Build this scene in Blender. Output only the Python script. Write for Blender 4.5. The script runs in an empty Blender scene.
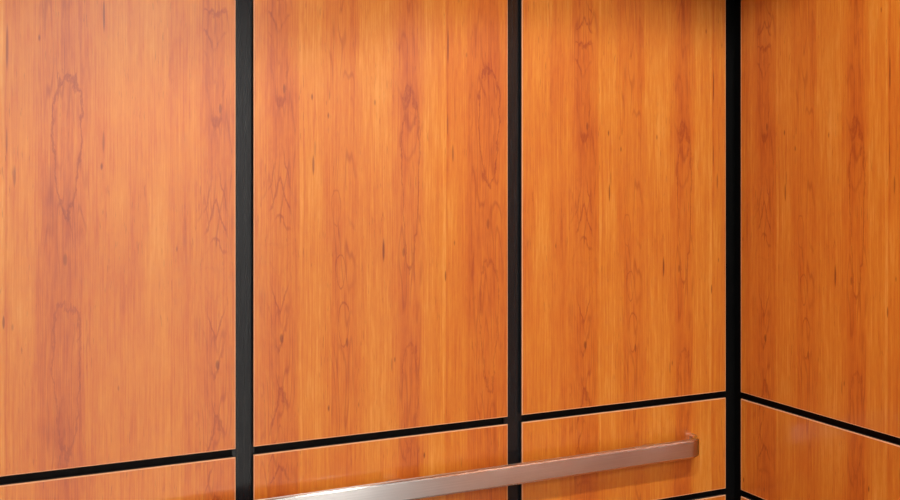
import bpy, bmesh, math
from mathutils import Vector, Matrix

C = bpy.context.scene
COL = C.collection
EYE = 1.55                      # lens height
XR, YB = 1.474, 1.734           # planes of the panel faces: right wall, back wall
XL, YF = -0.568, -0.30          # left wall, front wall (inside faces)
ZC = 2.30                       # ceiling height

# ------------------------------------------------------------------ camera
cam = bpy.data.objects.new('camera', bpy.data.cameras.new('camera'))
COL.objects.link(cam)
cam.location = (0, 0, EYE)
cam.rotation_euler = (math.pi / 2, 0, math.radians(-25.6))
cam.data.sensor_width = 36.0
cam.data.lens = 36.0 * 1077.0 / 900.0
cam.data.shift_y = (158.0 - 250.0) / 900.0
cam.data.clip_start = 0.02
C.camera = cam

# ------------------------------------------------------------------ world, exposure
w = bpy.data.worlds.new('World'); C.world = w; w.use_nodes = True
w.node_tree.nodes['Background'].inputs[0].default_value = (0.8, 0.85, 1, 1)
w.node_tree.nodes['Background'].inputs[1].default_value = 0.05
C.view_settings.view_transform = 'Standard'
C.view_settings.look = 'None'
C.view_settings.gamma = 1.0
C.view_settings.use_curve_mapping = False
C.view_settings.exposure = -0.17

# recessed ceiling lamps: x, y, watts, half angle of the cone, radius of the opening
LAMPS = [(0.453, 0.61, 49.0, 74.7, .075), (1.16, 0.61, 32.0, 68.6, .05), (-0.254, 0.61, 10.0, 68.6, .05)]

# added lobby light, unseen, so the panels and rail reflect a bright doorway
la = bpy.data.lights.new('added_lobby_light', 'AREA'); la.shape = 'RECTANGLE'; la.size = 2.4; la.size_y = .5
la.energy = 100.0; la.color = (1.0, .97, .95)
lb = bpy.data.objects.new('added_lobby_light', la); COL.objects.link(lb); lb.location = (.45, -1.55, 2.55)

# ------------------------------------------------------------------ node helper
class NT:
    def __init__(self, name):
        self.m = bpy.data.materials.new(name); self.m.use_nodes = True
        self.t = self.m.node_tree; self.n = self.t.nodes; self.l = self.t.links
        self.b = self.n['Principled BSDF']
    def link(self, a, sock):
        if isinstance(a, (int, float)): sock.default_value = a
        elif isinstance(a, tuple): sock.default_value = a
        else: self.l.new(a, sock)
    def math(self, op, a, b=0.0, c=None, clamp=False):
        x = self.n.new('ShaderNodeMath'); x.operation = op; x.use_clamp = clamp
        self.link(a, x.inputs[0]); self.link(b, x.inputs[1])
        if c is not None: self.link(c, x.inputs[2])
        return x.outputs[0]
    def add(self, a, b): return self.math('ADD', a, b)
    def sub(self, a, b): return self.math('SUBTRACT', a, b)
    def mul(self, a, b): return self.math('MULTIPLY', a, b)
    def comb(self, x, y, z=0.0):
        c = self.n.new('ShaderNodeCombineXYZ')
        self.link(x, c.inputs[0]); self.link(y, c.inputs[1]); self.link(z, c.inputs[2])
        return c.outputs[0]
    def noise(self, u, v, su, sv, seed=0.0, detail=2.0, rough=0.5):
        x = self.n.new('ShaderNodeTexNoise')
        x.inputs['Scale'].default_value = 1.0
        x.inputs['Detail'].default_value = detail
        x.inputs['Roughness'].default_value = rough
        self.l.new(self.comb(self.mul(u, su), self.mul(v, sv), seed), x.inputs['Vector'])
        return x.outputs[0]
    def smooth(self, x, a, b):          # 0 below a, 1 above b (a<b), or the reverse when a>b
        r = self.n.new('ShaderNodeMapRange'); r.interpolation_type = 'SMOOTHSTEP'
        self.link(x, r.inputs[0])
        if a < b: lo, hi, t0, t1 = a, b, 0.0, 1.0
        else: lo, hi, t0, t1 = b, a, 1.0, 0.0
        r.inputs[1].default_value = lo; r.inputs[2].default_value = hi
        r.inputs[3].default_value = t0; r.inputs[4].default_value = t1
        return r.outputs[0]
    def ramp(self, x, stops, interp='LINEAR'):
        r = self.n.new('ShaderNodeValToRGB'); cr = r.color_ramp; cr.interpolation = interp
        while len(cr.elements) < len(stops): cr.elements.new(0.5)
        for e, (p, c) in zip(cr.elements, stops):
            e.position = p; e.color = c if isinstance(c, tuple) else (c, c, c, 1)
        self.link(x, r.inputs[0]); return r.outputs[0]
    def mix(self, f, a, b, mode='MIX'):
        x = self.n.new('ShaderNodeMix'); x.data_type = 'RGBA'; x.blend_type = mode
        self.link(f, x.inputs[0]); self.link(a, x.inputs[6]); self.link(b, x.inputs[7])
        return x.outputs[2]

# ------------------------------------------------------------------ cherry laminate
def wood_material():
    k = NT('cherry_laminate')
    uv = k.n.new('ShaderNodeUVMap'); uv.uv_map = 'UVMap'
    sp = k.n.new('ShaderNodeSeparateXYZ'); k.l.new(uv.outputs[0], sp.inputs[0])
    u0, v = sp.outputs[0], sp.outputs[1]
    # a slow sideways wander of the grain
    wob = k.mul(k.sub(k.noise(u0, v, 3.0, 1.3, 3.3), 0.5), 0.012)
    u = k.add(u0, wob)
    # the sheet repeats every 0.62 m
    m = k.sub(k.math('WRAP', u, 0.575, -0.045), 0.0)
    st = [(-.045, .42), (-.038, .45), (-.036, .72), (-.033, .42), (-.015, .30), (.015, .30), (.033, .42),
          (.036, .85), (.041, .50), (.055, .70), (.075, .62), (.09, .40), (.11, .50), (.13, .42),
          (.152, .62), (.188, .68), (.205, .52), (.217, .30), (.25, .28), (.262, .66), (.298, .74),
          (.3025, .98), (.306, .34), (.312, .56), (.342, .52), (.352, .34), (.39, .16), (.42, .34),
          (.46, .58), (.49, .46), (.53, .66), (.575, .42)]
    base = k.ramp(k.math('DIVIDE', k.add(m, .045), .62), [((p + .045) / .62, c) for p, c in st])
    # streaks and fibres
    s1 = k.sub(k.noise(u, v, 95, 0.9, 1.0, 4, .6), 0.5)
    s2 = k.sub(k.noise(u, v, 420, 7.0, 2.0, 4, 0.7), 0.5)
    s3 = k.sub(k.noise(u, v, 22, 4.0, 5.0, 3), 0.5)
    s4 = k.sub(k.noise(u, v, 150, 22.0, 6.0, 4, .65), 0.5)
    tone = k.add(k.add(k.mul(base, .72), .13), k.add(k.add(k.mul(s1, .46), k.mul(s4, .55)), k.add(k.mul(s2, 1.05), k.mul(s3, 0.65))))
    col = k.ramp(tone, [(0.0, (.40, .066, .006, 1)), (.35, (.56, .138, .011, 1)),
                        (.65, (.64, .215, .019, 1)), (1.0, (.75, .34, .065, 1))])
    # figure: cathedral arrows in the band at m=0
    nz = k.sub(k.noise(u, v, 60, 16, 8.0, 4, 0.65), 0.5)
    def band(mc, hw):
        return k.smooth(k.math('ABSOLUTE', k.sub(m, mc)), hw, hw * .55)
    def lines(f, width=0.16):
        d = k.math('ABSOLUTE', k.sub(k.math('FRACT', f), 0.5))
        return k.smooth(d, width, 0.0)
    sA = k.math('DIVIDE', m, .013)
    gA = k.math('SQRT', k.add(k.mul(sA, sA), 0.03))
    cA = k.math('COSINE', k.mul(k.add(v, .04), 2 * math.pi / .42))
    fA = k.mul(k.add(v, k.add(k.mul(k.mul(gA, cA), .055), k.mul(nz, .075))), 17.0)
    onoff = k.smooth(k.noise(u, v, 12, 9, 12.0, 2), .42, .58)
    LA = k.mul(k.mul(k.mul(lines(fA, .15), .8), band(0.0, .024)), k.add(k.mul(onoff, .85), .15))
    # closed loops in the bands at .235 and .39 and small ones at .105
    def loops(mc, vc, a, b, hw, freq, nm, seed):
        q = k.math('DIVIDE', k.sub(m, mc), a); z = k.math('DIVIDE', k.sub(v, vc), b)
        q = k.mul(q, k.add(1.0, k.mul(z, -.30)))
        n_ = k.sub(k.noise(u, v, 60, 20, seed, 4, 0.65), .5)
        r = k.add(k.math('SQRT', k.add(k.mul(q, q), k.mul(z, z))), k.mul(n_, nm))
        inside = k.smooth(r, hw, hw * .9)
        return k.mul(lines(k.mul(r, freq), .10 * freq), inside)
    # contours at r = .5/freq, 1.5/freq ...
    LB = loops(.235, -.045, .016, .150, 1.35, .50, .9, 21.0)
    LC1 = loops(.392, .055, .022, .115, 1.3, .55, 1.0, 22.0)
    LC2 = loops(.392, -.30, .020, .130, 1.3, .55, 1.1, 23.0)
    LB2 = loops(.236, -.42, .016, .10, 1.3, .55, 1.2, 24.0)
    LD1 = loops(.107, -.195, .008, .028, 1.4, .50, .6, 25.0)
    LD2 = loops(.112, -.285, .009, .038, 1.4, .50, .6, 26.0)
    LD3 = loops(.100, -.085, .008, .030, 1.4, .50, .9, 27.0)
    # free figure everywhere: contours of stretched noise, faint
    fF = k.mul(k.noise(u, v, 20, 1.9, 31.0, 2, .55), 15.0)
    maskF = k.math('MAXIMUM', k.math('MAXIMUM', band(.39, .045), band(.235, .03)),
                   k.math('MAXIMUM', band(.11, .03), band(0.0, .04)))
    LF = k.mul(k.mul(lines(fF, .18), maskF), k.mul(onoff, .55))
    tot = LA
    for L, s in ((LB, .75), (LC1, .85), (LC2, .6), (LB2, .45), (LD1, .7), (LD2, .7), (LD3, .5), (LF, 1.0)):
        tot = k.math('MAXIMUM', tot, k.mul(L, s))
    col = k.mix(k.mul(tot, 1.0), col, k.mix(1.0, col, (.60, .37, .30, 1), 'MULTIPLY'))
    # small pin flecks scattered over the sheet
    vo = k.n.new('ShaderNodeTexVoronoi'); vo.feature = 'F1'; vo.inputs['Scale'].default_value = 1.0
    k.l.new(k.comb(k.mul(u, 34), k.mul(v, 11)), vo.inputs['Vector'])
    sc = k.n.new('ShaderNodeSeparateColor'); k.l.new(vo.outputs['Color'], sc.inputs[0])
    fl = k.mul(k.smooth(vo.outputs['Distance'], .085, .02), k.smooth(sc.outputs[0], .50, .85))
    # short open pores
    po = k.noise(u, v, 520, 34.0, 14.0, 2, .5)
    pm = k.smooth(k.noise(u, v, 30, 5, 15.0, 2), .40, .62)
    fl = k.math('MAXIMUM', fl, k.mul(k.mul(k.smooth(po, .62, .72), pm), .60))
    # longer dark gum streaks where the sheet has them
    def streak(mc, vc, a, b, s):
        q = k.math('DIVIDE', k.sub(m, mc), a); z = k.math('DIVIDE', k.sub(v, vc), b)
        r = k.add(k.add(k.mul(q, q), k.mul(z, z)), k.mul(s2, .8))
        return k.mul(k.smooth(r, 1.0, .1), s)
    tot2 = fl
    for a in ((.1845, -.160, .0026, .024, 1.0), (.058, -.012, .0026, .020, .8), (.061, .015, .0016, .02, .5),
              (.308, .200, .0022, .040, .8), (.3075, .060, .0018, .025, .6), (.008, .115, .003, .010, .7),
              (.004, -.300, .004, .010, .8), (.446, .255, .0022, .030, .9), (.304, -.21, .002, .012, .9),
              (.118, -.315, .003, .010, .7), (.222, -.165, .003, .010, .6), (.445, .06, .002, .02, .6),
              (.318, .008, .0024, .02, .7), (.2, -.36, .002, .016, .5), (.39, -.12, .004, .012, .6)):
        tot2 = k.math('MAXIMUM', tot2, streak(*a))
    col = k.mix(k.mul(tot2, .92), col, k.mix(1.0, col, (.36, .22, .20, 1), 'MULTIPLY'))
    k.link(col, k.b.inputs['Base Color'])
    k.b.inputs['Roughness'].default_value = 0.42
    k.b.inputs['Specular IOR Level'].default_value = 0.5
    k.b.inputs['Coat Weight'].default_value = .85
    k.b.inputs['Coat Roughness'].default_value = 0.14
    bp = k.n.new('ShaderNodeBump'); bp.inputs['Strength'].default_value = 0.04
    bp.inputs['Distance'].default_value = 0.001
    k.l.new(s2, bp.inputs['Height']); k.l.new(bp.outputs[0], k.b.inputs['Normal'])
    return k.m

def plain(name, colr, rough=.5, metal=0.0, var=.06, scale=(30, 30, 30), coat=0.0, bump=0.0):
    k = NT(name)
    tc = k.n.new('ShaderNodeTexCoord'); mp = k.n.new('ShaderNodeMapping')
    mp.inputs['Scale'].default_value = scale
    k.l.new(tc.outputs['Object'], mp.inputs['Vector'])
    nz = k.n.new('ShaderNodeTexNoise'); nz.inputs['Scale'].default_value = 1.0
    nz.inputs['Detail'].default_value = 3
    k.l.new(mp.outputs[0], nz.inputs['Vector'])
    a = tuple(c * (1 - var) for c in colr) + (1,); b = tuple(min(1, c * (1 + var)) for c in colr) + (1,)
    k.link(k.ramp(nz.outputs[0], [(0.3, a), (0.7, b)]), k.b.inputs['Base Color'])
    k.b.inputs['Roughness'].default_value = rough
    k.b.inputs['Metallic'].default_value = metal
    k.b.inputs['Coat Weight'].default_value = coat
    if bump:
        bp = k.n.new('ShaderNodeBump'); bp.inputs['Strength'].default_value = bump
        bp.inputs['Distance'].default_value = 0.0005
        k.l.new(nz.outputs[0], bp.inputs['Height']); k.l.new(bp.outputs[0], k.b.inputs['Normal'])
    return k.m

M_wood = wood_material()
M_band = plain('pale_edge_banding', (.80, .42, .22), .45)
M_core = plain('board_core', (.020, .012, .009), .8)
M_strip = plain('black_anodised_strip', (.007, .009, .011), .20, 0.0, .1, (400, 400, 3))
M_back = plain('black_backing', (.002, .002, .002), .6)
M_back.node_tree.nodes['Principled BSDF'].inputs['Specular IOR Level'].default_value = .15
M_strip.node_tree.nodes['Principled BSDF'].inputs['Specular IOR Level'].default_value = .32
M_steel = plain('brushed_steel', (.62, .60, .58), .24, 1.0, .05, (4, 600, 600), 0, .10)
M_palerefl = plain('pale_reflecting_panel', (.80, .82, .85), .38, 0.1, .05, (500, 500, 4))  # pale painted metal, lightened to give whiter reflections and fill
M_white = plain('white_plaster', (.84, .83, .81), .8)
M_lfloor = plain('pale_stone_floor', (.62, .59, .55), .4)
M_ceil = plain('dark_ceiling_panel', (.10, .09, .085), .5)
M_floor = plain('speckled_floor_tile', (.09, .075, .065), .45, 0, .35, (120, 120, 120))
def rail_steel(name, rough, lo, hi):
    k = NT(name)
    uv = k.n.new('ShaderNodeUVMap'); uv.uv_map = 'UVMap'
    sp = k.n.new('ShaderNodeSeparateXYZ'); k.l.new(uv.outputs[0], sp.inputs[0])
    nz = k.noise(sp.outputs[0], sp.outputs[1], 1500, 6, 1.0, 3)
    k.link(k.ramp(nz, [(.3, (lo, lo * .99, lo * .98, 1)), (.7, (hi, hi * .99, hi * .98, 1))]), k.b.inputs['Base Color'])
    k.b.inputs['Metallic'].default_value = 1.0
    k.b.inputs['Roughness'].default_value = rough
    k.b.inputs['Anisotropic'].default_value = 1.0
    tg = k.n.new('ShaderNodeTangent'); tg.direction_type = 'UV_MAP'; tg.uv_map = 'UVMap'
    k.l.new(tg.outputs[0], k.b.inputs['Tangent'])
    return k.m
M_rail = rail_steel('brushed_rail_steel', .42, .66, .78)
M_edge = rail_steel('polished_rail_edge', .24, .80, .90)
M_trimring = plain('lamp_trim_metal', (.55, .54, .52), .3, 1.0)

def emit(name, colr, s):
    k = NT(name)
    k.b.inputs['Base Color'].default_value = (.9, .9, .9, 1)
    k.b.inputs['Emission Color'].default_value = colr + (1,)
    k.b.inputs['Emission Strength'].default_value = s
    return k.m
M_lamp = emit('lamp_lens_glow', (1.0, .90, .76), 25.0)

# ------------------------------------------------------------------ mesh helpers
def obj(name, bm, mat, parent=None):
    me = bpy.data.meshes.new(name); bm.to_mesh(me); bm.free()
    for mm in (mat if isinstance(mat, (list, tuple)) else [mat]): me.materials.append(mm)
    o = bpy.data.objects.new(name, me); COL.objects.link(o)
    if parent: o.parent = parent
    return o

def add_box(bm, x0, y0, z0, x1, y1, z1):
    r = bmesh.ops.create_cube(bm, size=1.0)
    for v in r['verts']:
        v.co = Vector(((x0 + x1) / 2 + v.co.x * (x1 - x0), (y0 + y1) / 2 + v.co.y * (y1 - y0),
                       (z0 + z1) / 2 + v.co.z * (z1 - z0)))
    return r['verts']

def bevel(bm, off, seg=2):
    bmesh.ops.bevel(bm, geom=list(bm.edges), offset=off, segments=seg, affect='EDGES', profile=.5)

def add_cyl(bm, c, r, h, axis='Z', seg=32, r2=None):
    mat = Matrix.Translation(c)
    if axis == 'Y': mat = mat @ Matrix.Rotation(math.pi / 2, 4, 'X')
    if axis == 'X': mat = mat @ Matrix.Rotation(math.pi / 2, 4, 'Y')
    bmesh.ops.create_cone(bm, cap_ends=True, segments=seg, radius1=r, radius2=r if r2 is None else r2,
                          depth=h, matrix=mat)

def struct(name, bm, mat):
    o = obj(name, bm, mat); o['kind'] = 'structure'; return o

def tag(o, label, cat, group=None):
    o['label'] = label; o['category'] = cat
    if group: o['group'] = group

# ------------------------------------------------------------------ the room
REC = 0.014                     # depth from panel face to the backing
bm = bmesh.new(); add_box(bm, XL - .12, YB + REC, 0, XR + .12, YB + .12, ZC + .02); struct('wall_back', bm, M_back)
bm = bmesh.new(); add_box(bm, XR + REC, YF - .12, 0, XR + .12, YB + REC, ZC + .02); struct('wall_right', bm, M_back)
bm = bmesh.new(); add_box(bm, XL - .12, YF - .12, 0, XL - REC, YB + REC, ZC + .02); struct('wall_left', bm, M_back)
bm = bmesh.new(); add_box(bm, XL - .12, YF - .12, -.1, XR + .12, YB + .12, 0); struct('floor', bm, M_floor)

# front wall: two pale painted returns and a transom round the doorway
DX0, DX1, DZ = -0.02, 1.10, 2.10
bm = bmesh.new()
add_box(bm, XL - REC, YF - .06, 0, DX0, YF, ZC)
add_box(bm, DX1, YF - .06, 0, XR + REC, YF, ZC)
add_box(bm, DX0, YF - .06, DZ, DX1, YF, ZC)
struct('wall_front', bm, M_palerefl)
# the two unseen door leaves, slid behind the returns to show the added lobby
bm = bmesh.new()
add_box(bm, DX0 - .46, YF - .10, .005, DX0 - .012, YF - .07, DZ)
add_box(bm, DX1 + .012, YF - .10, .005, DX1 + .46, YF - .07, DZ)
struct('door_1', bm, M_palerefl)
# added lobby, unseen: pale walls, floor and ceiling for wood and rail to reflect
LX0, LX1, LY0, LY1, LZ = -1.3, 2.2, -2.6, YF - .14, 2.6
bm = bmesh.new()
add_box(bm, LX0 - .1, LY0 - .1, 0, LX1 + .1, LY0, LZ)
add_box(bm, LX0 - .1, LY0, 0, LX0, LY1, LZ)
add_box(bm, LX1, LY0, 0, LX1 + .1, LY1, LZ)
add_box(bm, LX0, LY1, 0, DX0, LY1 + .02, LZ)
add_box(bm, DX1, LY1, 0, LX1, LY1 + .02, LZ)
add_box(bm, DX0, LY1, DZ, DX1, LY1 + .02, LZ)
struct('wall_added_lobby', bm, M_white)
bm = bmesh.new(); add_box(bm, LX0 - .1, LY0 - .1, -.1, LX1 + .1, LY1 + .02, 0); struct('floor_added_lobby', bm, M_lfloor)
bm = bmesh.new(); add_box(bm, LX0 - .1, LY0 - .1, LZ, LX1 + .1, LY1 + .02, LZ + .1); struct('ceiling_added_lobby', bm, M_white)

# ceiling slab with round openings for the lamps
def ceiling():
    bm = bmesh.new()
    xs = sorted(set([XL - .12, XR + .12] + [a for (x, y, _w, _h, rr) in LAMPS for a in (x - rr - .015, x + rr + .015)]))
    ys = sorted(set([YF - .12, YB + .12] + [a for (x, y, _w, _h, rr) in LAMPS for a in (y - rr - .015, y + rr + .015)]))
    for i in range(len(xs) - 1):
        for j in range(len(ys) - 1):
            cx, cy = (xs[i] + xs[i + 1]) / 2, (ys[j] + ys[j + 1]) / 2
            hit = [l[4] for l in LAMPS if abs(cx - l[0]) < .01 and abs(cy - l[1]) < .01]
            if not hit:
                bm.faces.new([bm.verts.new(p) for p in ((xs[i], ys[j], ZC), (xs[i], ys[j + 1], ZC),
                                                         (xs[i + 1], ys[j + 1], ZC), (xs[i + 1], ys[j], ZC))])
            else:                                       # square cell with a round hole
                n = 32; sq = []; ci = []
                for q in range(n):
                    a = 2 * math.pi * q / n; c, s = math.cos(a), math.sin(a)
                    f = (hit[0] + .015) / max(abs(c), abs(s))
                    sq.append(bm.verts.new((cx + c * f, cy + s * f, ZC)))
                    ci.append(bm.verts.new((cx + c * hit[0], cy + s * hit[0], ZC)))
                for q in range(n):
                    p = (q + 1) % n
                    bm.faces.new((sq[p], sq[q], ci[q], ci[p]))
    bmesh.ops.remove_doubles(bm, verts=bm.verts, dist=1e-5)
    add_box(bm, XL - .12, YF - .12, ZC + .12, XR + .12, YB + .12, ZC + .16)
    return struct('ceiling', bm, M_ceil)
ceiling()

# vertical reveal strips between the panels, and the corner channels
PW, VG, CG = 0.4752, 0.0297, 0.0207        # panel width, strip width, corner gap
SD = 0.009                              # strip face depth behind the panel face
n_trim = 0
def trim(x0, y0, x1, y1):
    global n_trim
    n_trim += 1
    bm = bmesh.new(); add_box(bm, x0, y0, .0, x1, y1, ZC - .001)
    struct('trim_%d' % n_trim, bm, M_strip)
for i in range(1, 4):
    xr = XR - CG - i * PW - (i - 1) * VG            # right side of the strip
    trim(xr - VG - .004, YB + SD, xr + .004, YB + REC)
for i in range(1, 4):
    yb = YB - CG - i * PW - (i - 1) * VG
    trim(XR + SD, yb - VG - .004, XR + REC, yb + .004)
    trim(XL - REC, yb - VG - .004, XL - SD, yb + .004)

# ------------------------------------------------------------------ wall panels
Z1, Z2 = 1.0755, 1.0622       # bottom of tall upper panels, top of the rail-height band
Z3, Z4 = 0.8775, 0.8645       # bottom of that band, top of the low panels
ROWS = [('upper', Z1, 2.285), ('band', Z3, Z2), ('low', .11, Z4)]
EB = 0.0016                   # visible thickness of the edge banding
def make_panel(width, z0, z1, m0, zshift, label, group):
    """Built in the x-z plane, face towards -y, left edge at x=0."""
    root = bpy.data.objects.new('wood_panel', None); COL.objects.link(root)
    root.empty_display_size = .05
    T = .0128
    bm = bmesh.new()
    add_box(bm, EB, 0.0, z0 + EB, width - EB, T, z1 - EB)   # the board's dark edge sits just behind the banding
    uvl = bm.loops.layers.uv.new('UVMap')
    for f in bm.faces:
        for lp in f.loops:
            lp[uvl].uv = (m0 + lp.vert.co.x, lp.vert.co.z - EYE - zshift)
        f.material_index = 0 if f.normal.y < -.9 else 1
    obj('laminate_face', bm, [M_wood, M_core], root)
    # banding: a closed frame with a small rounded arris
    bm = bmesh.new(); a = .0009
    def rect(ins, y):
        return [bm.verts.new(p) for p in ((ins, y, z0 + ins), (width - ins, y, z0 + ins),
                                          (width - ins, y, z1 - ins), (ins, y, z1 - ins))]
    rings = [rect(EB, .0002), rect(EB, -.0003), rect(a, -.0003), rect(.0003, .0004), rect(0, a), rect(0, .0024), rect(EB, .0024)]
    for A, B in zip(rings, rings[1:]):
        for q in range(4):
            p = (q + 1) % 4
            bm.faces.new((A[q], A[p], B[p], B[q]))
    bmesh.ops.recalc_face_normals(bm, faces=bm.faces)
    o = obj('edge_banding', bm, M_band, root); o['label'] = 'pale thin banding round the panel edge'
    tag(root, label, 'wall panel', group)
    return root

BACKCOL = ['beside the dark corner', 'second from the corner', 'third from the corner', 'fourth from the corner']
def rowtext(r, wall, pos):
    if r == 'upper': return 'tall upper cherry wood panel on the %s wall, %s' % (wall, pos)
    if r == 'band': return 'narrow cherry wood band panel on the %s wall, %s' % (wall, pos)
    return 'lowest cherry wood panel on the %s wall, %s' % (wall, pos)
A_OFF = [.135, .045, .443, .25]       # where the sheet's arrow figure falls in each back panel
Z_OFF = [-.055, 0.0, -.035, -.02]
for i in range(4):
    x1 = XR - CG - i * (PW + VG)
    for r, z0, z1 in ROWS:
        p = make_panel(PW, z0, z1, -A_OFF[i], Z_OFF[i] + (0 if r == 'upper' else .0), rowtext(r, 'back', BACKCOL[i]), None)
        p.location = (x1 - PW, YB, 0)
SIDECOL = ['beside the dark corner', 'second from the corner', 'third from the corner', 'nearest the door']
for side in ('right', 'left'):
    for i in range(3):
        y1 = YB - CG - i * (PW + VG)
        wd = PW
        for r, z0, z1 in ROWS:
            p = make_panel(wd, z0, z1, -.069 - .17 * i - (.2 if side == 'left' else 0), -.054 + .03 * i,
                           rowtext(r, side, SIDECOL[i]), None)
            if side == 'right':
                p.location = (XR, y1, 0); p.rotation_euler = (0, 0, -math.pi / 2)
            else:
                p.location = (XL, y1 - wd, 0); p.rotation_euler = (0, 0, math.pi / 2)

# unseen pale returns on the side walls, added as reflectors for the rail
yr = YB - CG - 3 * (PW + VG)
bm = bmesh.new(); add_box(bm, XR, YF, .001, XR + REC, yr, ZC - .001); struct('wall_reflector_right', bm, M_palerefl)
bm = bmesh.new(); add_box(bm, XL - REC, YF, .001, XL, yr, ZC - .001); struct('wall_reflector_left', bm, M_palerefl)

# skirting under the low panels
for nm, b in (('baseboard_back', (XL, YB, 0, XR, YB + REC, .10)), ('baseboard_right', (XR, yr, 0, XR + REC, YB, .10)),
              ('baseboard_left', (XL - REC, yr, 0, XL, YB, .10))):
    bm = bmesh.new(); add_box(bm, *b); struct(nm, bm, M_palerefl)

# ------------------------------------------------------------------ handrail on the back wall
def handrail():
    root = bpy.data.objects.new('handrail', None); COL.objects.link(root)
    root.empty_display_size = .1; root.location = (XR - .101, YB, 0)
    tag(root, 'flat brushed steel handrail with curved end running along the back wall', 'handrail')
    H0, H1, T = .9625, .999, .012
    yc = -.042 + T / 2; R = .034
    xe, xl = 0.0 - T / 2, -(2.042 - 2 * .101) + T / 2
    path = [(xe, -.0002)]
    path.append((xe, yc + R))
    for q in range(1, 13):
        a = q / 12 * math.pi / 2
        path.append((xe - R + R * math.cos(a), yc + R - R * math.sin(a)))
    for q in range(1, 24):
        path.append((xe - R + (xl + R - xe + R) * q / 24, yc))
    for q in range(0, 13):
        a = q / 12 * math.pi / 2
        path.append((xl + R - R * math.sin(a), yc + R - R * math.cos(a)))
    path.append((xl, -.0002))
    bm = bmesh.new(); c = .004
    prof = []                                # rounded-rectangle section, (across, height)
    for cx, cz, a0 in ((-T / 2 + c, H1 - c, 180), (T / 2 - c, H1 - c, 90), (T / 2 - c, H0 + c, 0), (-T / 2 + c, H0 + c, -90)):
        for q in range(6):
            a = math.radians(a0 - 18 * q)
            prof.append((cx + c * math.cos(a), cz + c * math.sin(a)))
    rings = []
    for i, p in enumerate(path):
        a = Vector(path[max(0, i - 1)]); b = Vector(path[min(len(path) - 1, i + 1)])
        d = (b - a).normalized(); nrm = Vector((-d.y, d.x))     # for travel towards -x the outside is -y
        rings.append([bm.verts.new((p[0] - nrm.x * o_, p[1] - nrm.y * o_, z)) for o_, z in prof])
    n = len(prof)
    uvl = bm.loops.layers.uv.new('UVMap'); per = [0.0]; run = [0.0]
    for q in range(n): per.append(per[-1] + (Vector(prof[q]) - Vector(prof[(q + 1) % n])).length)
    for i in range(1, len(path)): run.append(run[-1] + (Vector(path[i]) - Vector(path[i - 1])).length)
    for i, (A, B) in enumerate(zip(rings, rings[1:])):
        for q in range(n):
            p = (q + 1) % n
            f = bm.faces.new((A[q], A[p], B[p], B[q]))
            for lp, uv in zip(f.loops, ((per[q], run[i]), (per[q + 1], run[i]), (per[q + 1], run[i + 1]), (per[q], run[i + 1]))):
                lp[uvl].uv = uv
            f.material_index = 0 if q % 6 == 5 else 1      # polished rounded arrises
    bm.faces.new(rings[0]); bm.faces.new(rings[-1])
    bmesh.ops.recalc_face_normals(bm, faces=bm.faces)
    for f in bm.faces: f.smooth = True
    o = obj('rail_bar', bm, [M_rail, M_edge], root)
    for e in o.data.edges: pass
    md = o.modifiers.new('es', 'EDGE_SPLIT'); md.split_angle = math.radians(40)
    for k in range(4):
        bx_ = -(.216 + .537 * k) + .101
        bm = bmesh.new(); add_box(bm, bx_ - .011, -.0301, .9665, bx_ + .011, -.003, .9925); bevel(bm, .0015)
        b = obj('bracket', bm, M_steel, root)
        bm = bmesh.new(); add_box(bm, bx_ - .014, -.003, .966, bx_ + .014, -.0001, .9895); bevel(bm, .0008, 1)
        obj('mounting_plate', bm, M_steel, b)
handrail()

# ------------------------------------------------------------------ recessed ceiling lamps
LAMPTXT = ['large round recessed lamp in the middle of the dark ceiling',
           'small round recessed lamp in the ceiling near the right wall',
           'small round recessed lamp in the ceiling near the left wall']
for i, (x, y, watts, half, rr) in enumerate(LAMPS):
    root = bpy.data.objects.new('recessed_lamp', None); COL.objects.link(root)
    root.location = (x, y, ZC); root.empty_display_size = .05
    tag(root, LAMPTXT[i], 'ceiling lamp', 'recessed ceiling lamps')
    bm = bmesh.new(); n = 40                          # trim ring and reflector can, one turned profile
    prof = [(rr + .011, 0), (rr + .011, -.003), (rr + .002, -.004), (rr - .001, 0), (rr - .005, .030), (rr - .011, .045),
            (rr - .009, .046), (rr, .03), (rr + .001, 0)]
    rg = [[bm.verts.new((r * math.cos(2 * math.pi * q / n), r * math.sin(2 * math.pi * q / n), z)) for q in range(n)] for r, z in prof]
    for A, B in zip(rg, rg[1:] + rg[:1]):
        for q in range(n):
            p = (q + 1) % n
            bm.faces.new((A[q], A[p], B[p], B[q]))
    bmesh.ops.recalc_face_normals(bm, faces=bm.faces)
    for f in bm.faces: f.smooth = True
    obj('trim_ring', bm, M_trimring, root)
    bm = bmesh.new(); add_cyl(bm, (0, 0, .040), rr - .011, .006); obj('lens', bm, M_lamp, root)
    ld = bpy.data.lights.new('lamp_light', 'SPOT'); ld.energy = watts; ld.color = (1.0, .96, .90)
    ld.spot_size = 2 * math.radians(half); ld.spot_blend = .06 if rr > .06 else .12; ld.shadow_soft_size = rr * .6
    lo = bpy.data.objects.new('lamp_light', ld); COL.objects.link(lo); lo.parent = root
    lo.location = (0, 0, -.006)
